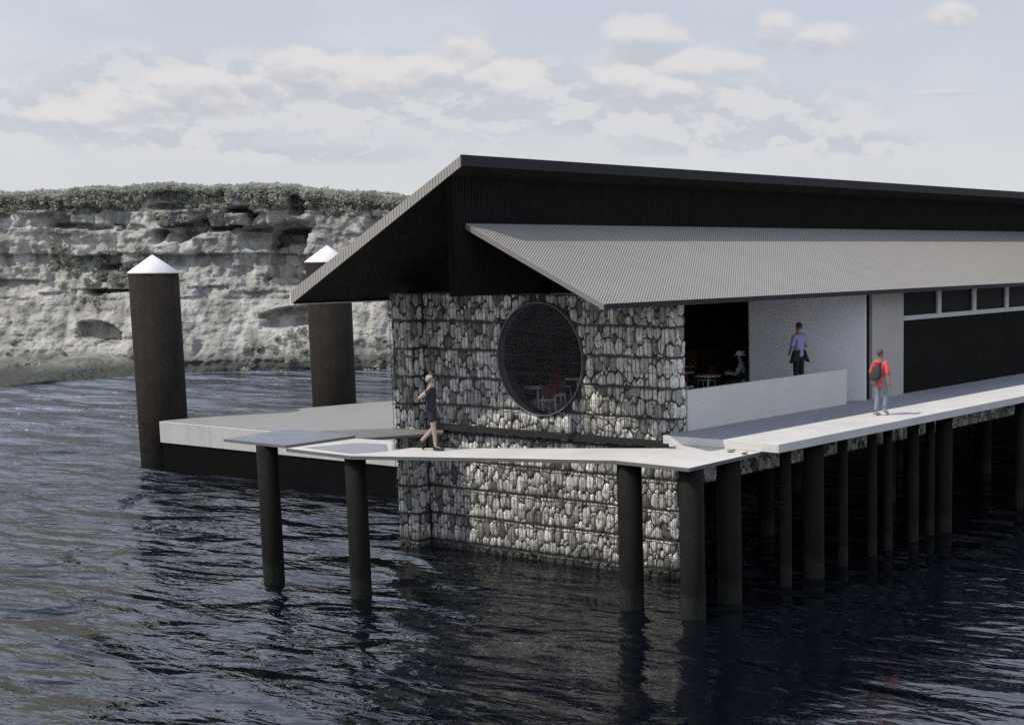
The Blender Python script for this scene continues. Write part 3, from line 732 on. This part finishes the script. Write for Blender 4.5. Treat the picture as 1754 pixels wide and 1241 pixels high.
# man in red hoodie seen from behind
e, P = person((2.316,5.98,0.0), R(-8), 1.0, dict(
    knr=(.09,.13,.52), anr=(.06,.10,.16), bar=(.06,.19,.075), tor=(.06,.26,.03), knl=(-.09,.01,.50), anl=(-.07,-.10,.09), bal=(-.07,.0,.037), tol=(-.07,.08,.028),
    elr=(.27,-.05,1.13), wrr=(.27,.0,.88), par=(.26,.03,.80), ell=(-.27,-.04,1.13), wrl=(-.28,.04,.88), pal=(-.27,.07,.80)),
    'man in a coral red hoodie and grey jeans walking away along the white walkway', skin2, red, jean, shoe_w, hair_r, leg_to=1., sleeve=1.15, width=1.08, top_len=.10)
MB().ell((0,-.155,1.425), (.12,.055,.075)).build('hood', red, e, smooth=True)
bp_ = empty('backpack', (2.316,5.98,0.0), R(-8), 'dark grey sling backpack worn on the back of the man in red', 'backpack')
grey_bag = cl_('dark_grey_nylon', (.045,.052,.058))
def bag():
    b = MB(); n = 16; v = []; f = []; prof = [(.94,.09,.05),(.98,.15,.075),(1.08,.165,.085),(1.2,.13,.08),(1.32,.075,.06),(1.37,.035,.035)]
    for z, a, t in prof:
        for k in range(n):
            q = 2*math.pi*k/n; c, s = math.cos(q), math.sin(q)
            v.append((a*math.copysign(abs(c)**.7, c)+(z-1.1)*.22, -.20+t*math.copysign(abs(s)**.7, s), z))
    for i in range(len(prof)-1):
        for k in range(n): f.append((i*n+k,i*n+(k+1)%n,(i+1)*n+(k+1)%n,(i+1)*n+k))
    f += [tuple(range(n))[::-1], tuple(range((len(prof)-1)*n, len(prof)*n))]
    return b.add(v, f)
bag().build('bag_body', grey_bag, bp_, smooth=True)
s_ = MB(); s_.tube((.055,-.17,1.35),(.115,-.08,1.47),.022); s_.tube((.115,-.08,1.47),(.12,.05,1.44),.022); s_.build('shoulder_strap', cl_('olive_strap', (.20,.22,.12)), bp_)
# man in lavender shirt behind the balustrade
e, P = person((-.62,6.55,.522), R(78), 1.055, dict(
    elr=(.27,-.02,1.16), wrr=(.22,.12,1.02), par=(.18,.16,.98), ell=(-.28,-.03,1.16), wrl=(-.24,.10,1.0), pal=(-.2,.15,.96), look=(.1,1,0)),
    'man in a lavender shirt and dark trousers standing behind the balustrade facing left', skin2, lav, black, shoe_d, hair_b, leg_to=1., sleeve=1.1, width=1.0)
jk = MB()
for s in (-1,1):
    v = [(s*.08,-.145,1.04),(s*.185,-.07,1.04),(s*.185,.05,1.03),(s*.31,-.10,.72),(s*.36,-.02,.70),(s*.30,.06,.72),(s*.15,-.145,.80),
         (s*.06,-.125,1.04),(s*.165,-.05,1.04),(s*.165,.04,1.03),(s*.29,-.08,.73),(s*.335,-.02,.71),(s*.28,.04,.73),(s*.13,-.125,.80)]
    f = [(0,1,3,6),(1,2,5,4),(1,4,3),(7,13,10,8),(8,11,12,9),(8,10,11),(6,3,10,13),(3,4,11,10),(4,5,12,11),(0,6,13,7),(2,9,12,5),(0,7,8,1),(1,8,9,2)]
    jk.add([(a*1.055,b*1.055,c*1.055) for a,b,c in v], f if s > 0 else [q[::-1] for q in f])
jk.build('tied_jacket', black, e)
# seated woman with white hat
e, P = person((-3.22,7.42,.002), R(112), 1.06, dict(
    pelvis=(0,-.05,.53), spine=(0,-.07,.70), chest=(0,-.05,.90), neck=(0,-.02,1.05), jaw=(0,.005,1.13), skull=(0,-.005,1.225), crown=(0,-.01,1.30),
    shr=(.165,-.05,.985), shl=(-.165,-.05,.985), elr=(.23,.06,.74), wrr=(.17,.28,.76), par=(.14,.35,.77), ell=(-.23,.06,.74), wrl=(-.17,.28,.76), pal=(-.14,.35,.77),
    hipr=(.09,0,.52), hipl=(-.09,0,.52), knr=(.11,.40,.52), knl=(-.11,.40,.52), anr=(.11,.38,.085), anl=(-.11,.38,.085), bar=(.115,.48,.035), bal=(-.115,.48,.035), tor=(.12,.56,.028), tol=(-.12,.56,.028), look=(0,1,-.1)),
    'seated woman in white hat and pale blue shirt at the end of the white partition', skin1, pale, navy, shoe_d, hair_b, leg_to=1., sleeve=1.0, hair='long')
MB().lathe([(.185*1.09,1.245*1.09),(.19*1.09,1.25*1.09),(.125*1.09,1.262*1.09),(.12*1.09,1.33*1.09),(.10*1.09,1.365*1.09),(.02,1.375*1.09)], (0,-.01,-.03), 24).build('hat', mat('white_straw', (.78,.77,.72), .8, .06, 30), e, smooth=False)
vb = skin_mesh('vest', [(0,-.05,.56),(0,-.07,.74),(0,-.05,.96)], [(0,1),(1,2)], [(.18,.15),(.185,.15),(.20,.165)], {0}, vest_m, e)
put('c', -3.20, 7.42, R(112), 'chair under the seated woman in the white hat')

# ------------------------------------------------------------------ cliff
CK = np.array([[2624.1,0,1382.7],[0,2624.1,801.3],[0,0,1]]); RMn = np.array(RM); CWn = np.array(CW)
def on_water(x, y):
    d = RMn.T@np.array([(x-1382.7)/2624.1, (y-801.3)/2624.1, 1.]); return (CWn+d*(WATER-CWn[2])/d[2])[:2]
base = np.array([on_water(x, y) for x, y in ((-900,650),(-400,640),(0,635),(106,634),(320,632),(560,628),(668,627),(1000,625),(1400,622))])
seg = np.linalg.norm(np.diff(base, axis=0), axis=1); cum = np.concatenate([[0], np.cumsum(seg)])
def along(s): return np.stack([np.interp(s, cum, base[:,0]), np.interp(s, cum, base[:,1])], -1)
def proj(P): q = (P-CWn)@RMn.T; q = q@CK.T; return q[...,:2]/q[...,2:]
s_ax = np.arange(0, cum[-1], .115); nz = 150
S, T = np.meshgrid(s_ax, np.linspace(0, 1, nz)**1.15)
# smooth the base line
ks = 25
def smooth(a): 
    w = np.hanning(2*ks+1); w /= w.sum(); return np.convolve(np.pad(a, ks, mode='edge'), w, 'valid')
b0 = along(s_ax); bx, by = smooth(b0[:,0]), smooth(b0[:,1])
tx, ty = np.gradient(bx), np.gradient(by); tl = np.hypot(tx, ty); nx, ny = smooth(-ty/tl), smooth(tx/tl)
# inland normal must point away from the camera
sg = np.sign((bx-CWn[0])*nx+(by-CWn[1])*ny); nx *= sg; ny *= sg
u_px = proj(np.stack([bx, by, np.full_like(bx, WATER)], -1))[:,0]
prof_px = np.array([-600,0,106,200,300,430,520,600,700,1000,1400]); prof_z = np.array([8.3,8.3,8.3,8.55,8.75,8.75,8.55,8.2,7.8,7.6,7.5])-.15
topz = np.interp(u_px, prof_px, prof_z)+.5*(fbm(np.stack([s_ax*.35, s_ax*0, s_ax*0], -1), 4, 3)-.5)
Z = (WATER-.6)+(topz[None,:]-(WATER-.6))*T
q = np.stack([S*.30, Z*.55, S*0], -1)
big = fbm(np.stack([S*.16, Z*.14, S*0], -1), 4, 11)-.5
strata = fbm(np.stack([S*.10, Z*1.9+.5*fbm(q, 3, 5), S*0+3.3], -1), 4, 21)-.5
vert = fbm(np.stack([S*1.1, Z*.16, S*0+7.1], -1), 4, 31)-.5
fine = fbm(np.stack([S*2.2, Z*2.6, S*0+1.7], -1), 4, 41)-.5
blocks = np.floor(fbm(np.stack([S*.33, Z*.75, S*0+9.7], -1), 3, 51)*9)/9-.5
low = np.clip((3.2-Z)/6.5, 0, 1)                                     # broken talus below
back = .55*(Z-WATER)*.32+low**2*-.0
shelf = np.interp(u_px, [-600,106,200,325,430], [20.,13.,8.,.6,.0])[None,:]*np.clip((-2.5-Z+.9*(fbm(np.stack([S*.3, S*0, S*0], -1), 3, 8)-.5))/1.2, 0, 1)**.8+.8*(ang0:=(fbm(np.stack([S*.7, Z*.9, S*0+3.9], -1), 3, 63)-.5))*(Z < -1.5)
def h1(a, b, sd): return vnoise(np.stack([a+.0, b+.0, a*0+sd], -1), 9)
ZW = Z+1.1*(fbm(np.stack([S*.12, Z*.1, S*0+2.2], -1), 3, 81)-.5)+.18*(fbm(np.stack([S*1.3, Z*.6, S*0+2.9], -1), 3, 85)-.5)
lay_h = np.cumsum(np.concatenate([[WATER-3], rng.choice([.28,.4,.55,.9,1.5], 40)])); LI = np.searchsorted(lay_h, ZW).astype(float)
lw = 1.0+2.6*h1(LI*3.1+.5, LI*0, 3.); sh = 9*h1(LI*5.7+.5, LI*0, 6.)
CI = np.floor((S+sh+.5*(fbm(np.stack([S*.8, Z*.8, S*0+6.2], -1), 3, 91)-.5))/lw)
blk = h1(CI*2.31+.37, LI*1.73+.21, 1.)-.5; lay_o = h1(LI*1.37+.3, LI*0+.4, 5.)-.5
fade = np.clip((Z-.2)/3.0, .25, 1)
crack = -np.clip(.10-np.abs(fbm(np.stack([S*.55, Z*.22, S*0+8.1], -1), 4, 95)-.5), 0, .1)*9
off = back-shelf+1.9*big+.4*strata+.3*vert+.55*fine+(1.0*blk+.6*lay_o)*fade-crack*.35-low*3.2
# dark overhung hollows at the places the cliff has them (picture column, height), with lips above
PXs = u_px[None,:]+0*Z; 
pz = lambda y, D=97.: 4.4+(446-y)/2624.*D
ang_n = fbm(np.stack([S*.5, Z*.6, S*0+4.4], -1), 3, 61)-.5
hol = [(345,399,95,21,-.30,2.6),(478,415,55,26,-.15,2.0),(495,455,34,52,0,2.8),(195,508,58,15,-.22,2.2),(188,590,42,17,.25,1.5),(505,570,55,20,-.1,1.6),(150,398,60,7,0,1.2),(510,360,14,22,0,1.4),(300,362,40,6,0,1.0),(215,470,50,7,-.1,1.1)]
for cx, cy, w, h, tilt, dep in hol:
    yy = 446-(Z-4.4)*2624./97.
    a = np.abs((PXs-cx)/w); b_ = np.abs((yy-cy-tilt*(PXs-cx))/h)
    m_ = 1-(a**3+b_**3)+ang_n*3.2+blk*1.3
    off = off+.85*dep*np.clip(m_*1.8, 0, 1)*(.55+.9*np.clip(ang_n+.5+.5*blk, 0, 1))
X = bx[None,:]+nx[None,:]*off; Y = by[None,:]+ny[None,:]*off
V = np.stack([X, Y, Z+.12*fine], -1)
# plateau behind the rim
rim = V[-1]; pla = []
for k, d in enumerate((1.5, 5, 14, 40)):
    pla.append(np.stack([rim[:,0]+nx*d, rim[:,1]+ny*d, topz+.25*k+.2], -1))
V = np.concatenate([V, np.array(pla)], 0); nr_, nc = V.shape[:2]
I = np.arange(nr_*nc).reshape(nr_, nc)
F = np.stack([I[:-1,:-1], I[:-1,1:], I[1:,1:], I[1:,:-1]], -1).reshape(-1, 4)
def cliff_mat():
    m_ = bpy.data.materials.new('sandstone_cliff'); nt, b = nodes(m_); N = nt.nodes; L = nt.links
    tc = N.new('ShaderNodeTexCoord')
    def noise(sc, det, scale=(1,1,1)):
        mp = N.new('ShaderNodeMapping'); mp.inputs['Scale'].default_value = scale; L.new(tc.outputs['Object'], mp.inputs[0])
        n = N.new('ShaderNodeTexNoise'); n.inputs['Scale'].default_value = sc; n.inputs['Detail'].default_value = det; L.new(mp.outputs[0], n.inputs['Vector']); return n.outputs['Fac']
    cr = N.new('ShaderNodeValToRGB'); L.new(noise(.55, 8, (1,1,1.3)), cr.inputs[0])
    e = cr.color_ramp.elements; e.new(.5); e.new(.6)
    for k, (p, c) in enumerate(((.30,(.28,.272,.245)),(.43,(.37,.36,.325)),(.52,(.44,.43,.395)),(.70,(.54,.525,.485)))): e[k].position = p; e[k].color = (*c,1)
    cr2 = N.new('ShaderNodeValToRGB'); L.new(noise(1.1, 6, (1,1,.22)), cr2.inputs[0])
    e = cr2.color_ramp.elements; e[0].position = .36; e[0].color = (.62,.62,.62,1); e[1].position = .56; e[1].color = (1,1,1,1)
    mx = N.new('ShaderNodeMix'); mx.data_type = 'RGBA'; mx.blend_type = 'MULTIPLY'; mx.inputs[0].default_value = 1
    L.new(cr.outputs[0], mx.inputs[6]); L.new(cr2.outputs[0], mx.inputs[7]); sep = N.new('ShaderNodeSeparateXYZ'); L.new(tc.outputs['Object'], sep.inputs[0])
    wet = N.new('ShaderNodeMapRange'); wet.inputs[1].default_value = -3.1; wet.inputs[2].default_value = -1.9; L.new(sep.outputs[2], wet.inputs[0])
    m2 = N.new('ShaderNodeMix'); m2.data_type = 'RGBA'; L.new(wet.outputs[0], m2.inputs[0]); m2.inputs[6].default_value = (.075,.08,.07,1); L.new(mx.outputs[2], m2.inputs[7])
    L.new(m2.outputs[2], b.inputs['Base Color'])
    b.inputs['Roughness'].default_value = .95; b.inputs['Specular IOR Level'].default_value = .1
    bp = N.new('ShaderNodeBump'); bp.inputs['Strength'].default_value = 1.; bp.inputs['Distance'].default_value = .4
    L.new(noise(2.2, 10), bp.inputs['Height']); L.new(bp.outputs[0], b.inputs['Normal'])
    return m_
tag(np_mesh('cliff', V.reshape(-1,3), F, cliff_mat(), None, False), kind='structure')
# scrub along the rim and on the ledges: one uncountable mass
def scrub(pts, sizes, name, m_):
    n = len(pts); LV = []; k = 60
    for p, sz in zip(pts, sizes):
        d = rng.normal(size=(k,3)); d /= np.linalg.norm(d, axis=1, keepdims=True); r = rng.random((k,1))**.4
        c = p+d*r*sz*[1,1,.72]; a = rng.normal(size=(k,3)); a /= np.linalg.norm(a, axis=1, keepdims=True); b = np.cross(a, rng.normal(size=(k,3))); b /= np.linalg.norm(b, axis=1, keepdims=True)
        l = (.05+.07*rng.random((k,1)))*(1+.25*(sz-.4))
        LV.append(np.stack([c-a*l-b*l*.5, c+a*l-b*l*.5, c+a*l*.7+b*l*.6, c-a*l*.7+b*l*.6], 1))
    LV = np.concatenate(LV).reshape(-1,3); F = np.arange(len(LV)).reshape(-1,4)
    return np_mesh(name, LV, F, m_)
leaf = island_mat('scrub_leaf', [(0,(.30,.315,.26)),(.5,(.44,.45,.385)),(1,(.56,.56,.49))], nscale=.8, leafy=True)  # leaf colours lifted, distance haze is painted into them
pts = []; szs = []; tuft = fbm(np.stack([s_ax*.55, s_ax*0, s_ax*0+2.2], -1), 4, 17)
vis = np.where((u_px > -150) & (u_px < 800))[0]
grid = V[:nz]
for k in range(2300):
    i = rng.choice(vis); d = rng.random()**1.2*4.5
    if tuft[i] < .36 and rng.random() > .25: continue
    p = grid[-1,i]+np.array([nx[i]*d, ny[i]*d, .05+d*.06]); sz = (.16+.30*rng.random()**1.5)*(.55+1.1*tuft[i]); pts.append(p+[0,0,sz*.35]); szs.append(sz)
for k in range(750):                                                   # hanging over the rim
    i = rng.choice(vis); j = int(nz*(1-rng.random()**2*.08))-1; p = grid[j,i]; sz = .16+.26*rng.random(); pts.append(p-np.array([nx[i],ny[i],0])*.15+[0,0,.1]); szs.append(sz)
veg = fbm(np.stack([S*.22, Z*.3, S*0+5.5], -1), 3, 71)
for k in range(9000):
    i = rng.choice(vis); j = int(rng.integers(6, nz-18))
    pr_ = .05 if Z[j,i] < .6 else .2
    if veg[j,i] > .55 and rng.random() < pr_:
        sz = .14+.28*rng.random(); pts.append(grid[j,i]-np.array([nx[i],ny[i],0])*sz*.3+[0,0,sz*.2]); szs.append(sz)
tag(scrub(pts, szs, 'scrub', leaf), kind='stuff')

# ------------------------------------------------------------------ sun and sky
tosun = Vector((-.27,-.545,.795)).normalized()
sun = bpy.data.lights.new('sun', 'SUN'); sun.energy = 2.9; sun.angle = R(.5); sun.color = (1,.93,.83)
so = bpy.data.objects.new('sun', sun); COL.objects.link(so); so.rotation_euler = tosun.to_track_quat('Z', 'Y').to_euler(); so.location = (-20,-40,60)
W = bpy.data.worlds.new('World'); SC.world = W; W.use_nodes = True; nt = W.node_tree; N = nt.nodes; L = nt.links
bg = N['Background']; bg.inputs['Strength'].default_value = .10
sky = N.new('ShaderNodeTexSky'); sky.sky_type = 'NISHITA'; sky.sun_disc = False
sky.sun_elevation = math.asin(tosun.z); sky.sun_rotation = math.atan2(tosun.x, tosun.y); sky.dust_density = 2.; sky.air_density = 1.0; sky.ozone_density = 1.
def mth(op, a, b=None, c=None, clamp=False):
    q = N.new('ShaderNodeMath'); q.operation = op; q.use_clamp = clamp
    for i_, x in enumerate((a, b, c)):
        if x is None: continue
        if isinstance(x, (int, float)): q.inputs[i_].default_value = x
        else: L.new(x, q.inputs[i_])
    return q.outputs[0]
tc = N.new('ShaderNodeTexCoord'); sx = N.new('ShaderNodeSeparateXYZ'); L.new(tc.outputs['Generated'], sx.inputs[0])
az = mth('ARCTAN2', sx.outputs[0], sx.outputs[1]); el = mth('ARCSINE', sx.outputs[2])
cbv = N.new('ShaderNodeCombineXYZ'); L.new(az, cbv.inputs[0]); L.new(mth('MULTIPLY', el, 1.7), cbv.inputs[1])
def wn(scale, det, rough=.55, dx=0., dy=0.):
    mp = N.new('ShaderNodeMapping'); mp.inputs['Location'].default_value = (dx,dy,0); L.new(cbv.outputs[0], mp.inputs[0])
    n = N.new('ShaderNodeTexNoise'); n.inputs['Scale'].default_value = scale; n.inputs['Detail'].default_value = det; n.inputs['Roughness'].default_value = rough
    L.new(mp.outputs[0], n.inputs['Vector']); return n.outputs['Fac']
def dirang(x, y):
    d = RMn.T@np.array([(x-1382.7)/2624.1, (y-801.3)/2624.1, 1.]); d /= np.linalg.norm(d); return math.atan2(d[0], d[1]), math.asin(d[2])
puff = [(1105,66,62,33),(1335,52,40,28),(1405,66,72,22),(1622,26,42,22),(1205,112,85,28),(1060,140,62,26),(1150,152,85,24),(800,92,38,40),(640,130,58,32),(730,128,70,30),(850,135,80,28),
        (498,122,58,36),(460,150,50,22),(345,158,75,30),(230,182,80,24),(140,200,70,18),(1620,158,46,6)]
veil = [(420,165,330,62),(800,165,330,60),(1180,190,260,50),(200,205,230,45),(560,196,170,30),(700,185,190,34),(900,180,150,28),(1010,210,120,22),(300,232,190,22),(1310,222,190,34),(1450,245,120,22),(150,225,110,20),(520,262,220,16),(1180,250,120,18)]
def field(lst, shift):
    out = None
    for x, y, w, h in lst:
        a, e_ = dirang(x, y+shift*h); wa = w/2624.1*1.05; he = h/2624.1*1.05
        p = mth('POWER', mth('MULTIPLY', mth('SUBTRACT', az, a), 1/wa), 2); q_ = mth('POWER', mth('MULTIPLY', mth('SUBTRACT', el, e_), 1/he), 2)
        v_ = mth('SUBTRACT', 1, mth('ADD', p, q_)); v_ = mth('MAXIMUM', v_, -2.)
        out = v_ if out is None else mth('MAXIMUM', out, v_)
    return out
n_big = wn(24, 9, .62); n_up = wn(24, 9, .62, 0, -.014)
def smooths(x, a, b):
    mr = N.new('ShaderNodeMapRange'); mr.interpolation_type = 'SMOOTHSTEP'; mr.inputs[1].default_value = a; mr.inputs[2].default_value = b; L.new(x, mr.inputs[0]); return mr.outputs[0]
f0 = field(puff, 0)
d1 = mth('ADD', f0, mth('MULTIPLY', mth('SUBTRACT', n_big, .47), 6.))
a1 = smooths(d1, -.55, .8)
d2 = mth('ADD', field(veil, 0), mth('MULTIPLY', mth('SUBTRACT', n_big, .5), 3.4))
a2 = mth('MULTIPLY', smooths(d2, -1.0, 1.2), .85)
wide = mth('MULTIPLY', smooths(wn(7, 7, .6, 3.1, 1.7), .46, .72), .35)
lowsh = smooths(mth('ADD', mth('MULTIPLY', mth('SUBTRACT', field(puff, .4), f0), 2.), mth('MULTIPLY', mth('SUBTRACT', n_up, n_big), 5.)), -1.0, 1.3)
def mixc(f, a, b):
    mx = N.new('ShaderNodeMix'); mx.data_type = 'RGBA'
    for i_, x in ((0, f), (6, a), (7, b)):
        if isinstance(x, tuple): mx.inputs[i_].default_value = (*x, 1)
        elif isinstance(x, float): mx.inputs[i_].default_value = x
        else: L.new(x, mx.inputs[i_])
    return mx.outputs[2]
hs = N.new('ShaderNodeHueSaturation'); hs.inputs['Saturation'].default_value = .7; hs.inputs['Value'].default_value = 1.; L.new(sky.outputs[0], hs.inputs['Color'])
hz = mixc(smooths(el, -.01, .17), (6.95,7.05,7.25), (5.45,5.85,6.7))
hz2 = mixc(smooths(el, .5, 1.1), mixc(smooths(el, .15, .34), hz, (7.6,8.4,10.2)), (4.2,5.0,6.9))
c00 = mixc(.82, hs.outputs[0], hz2)
c0 = mixc(wide, c00, (7.0,7.1,7.4))
veilc = mixc(smooths(mth('ADD', n_big, mth('MULTIPLY', mth('SUBTRACT', n_big, n_up), 1.5)), .38, .6), (4.95,5.2,5.8), (6.4,6.4,6.6))
c1 = mixc(a2, c0, veilc)
puffc = mixc(lowsh, (7.1,6.8,6.8), (4.8,5.0,5.55))
c2 = mixc(mth('MULTIPLY', a1, .72), c1, puffc)
L.new(c2, bg.inputs['Color'])

# ------------------------------------------------------------------ render settings
SC.view_settings.view_transform = 'Standard'; SC.view_settings.look = 'None'; SC.view_settings.gamma = 1; SC.view_settings.exposure = .13
SC.cycles.use_denoising = False; SC.cycles.sample_clamp_direct = 2.5; SC.cycles.sample_clamp_indirect = 1.5; SC.cycles.max_bounces = 6; SC.cycles.transparent_max_bounces = 8
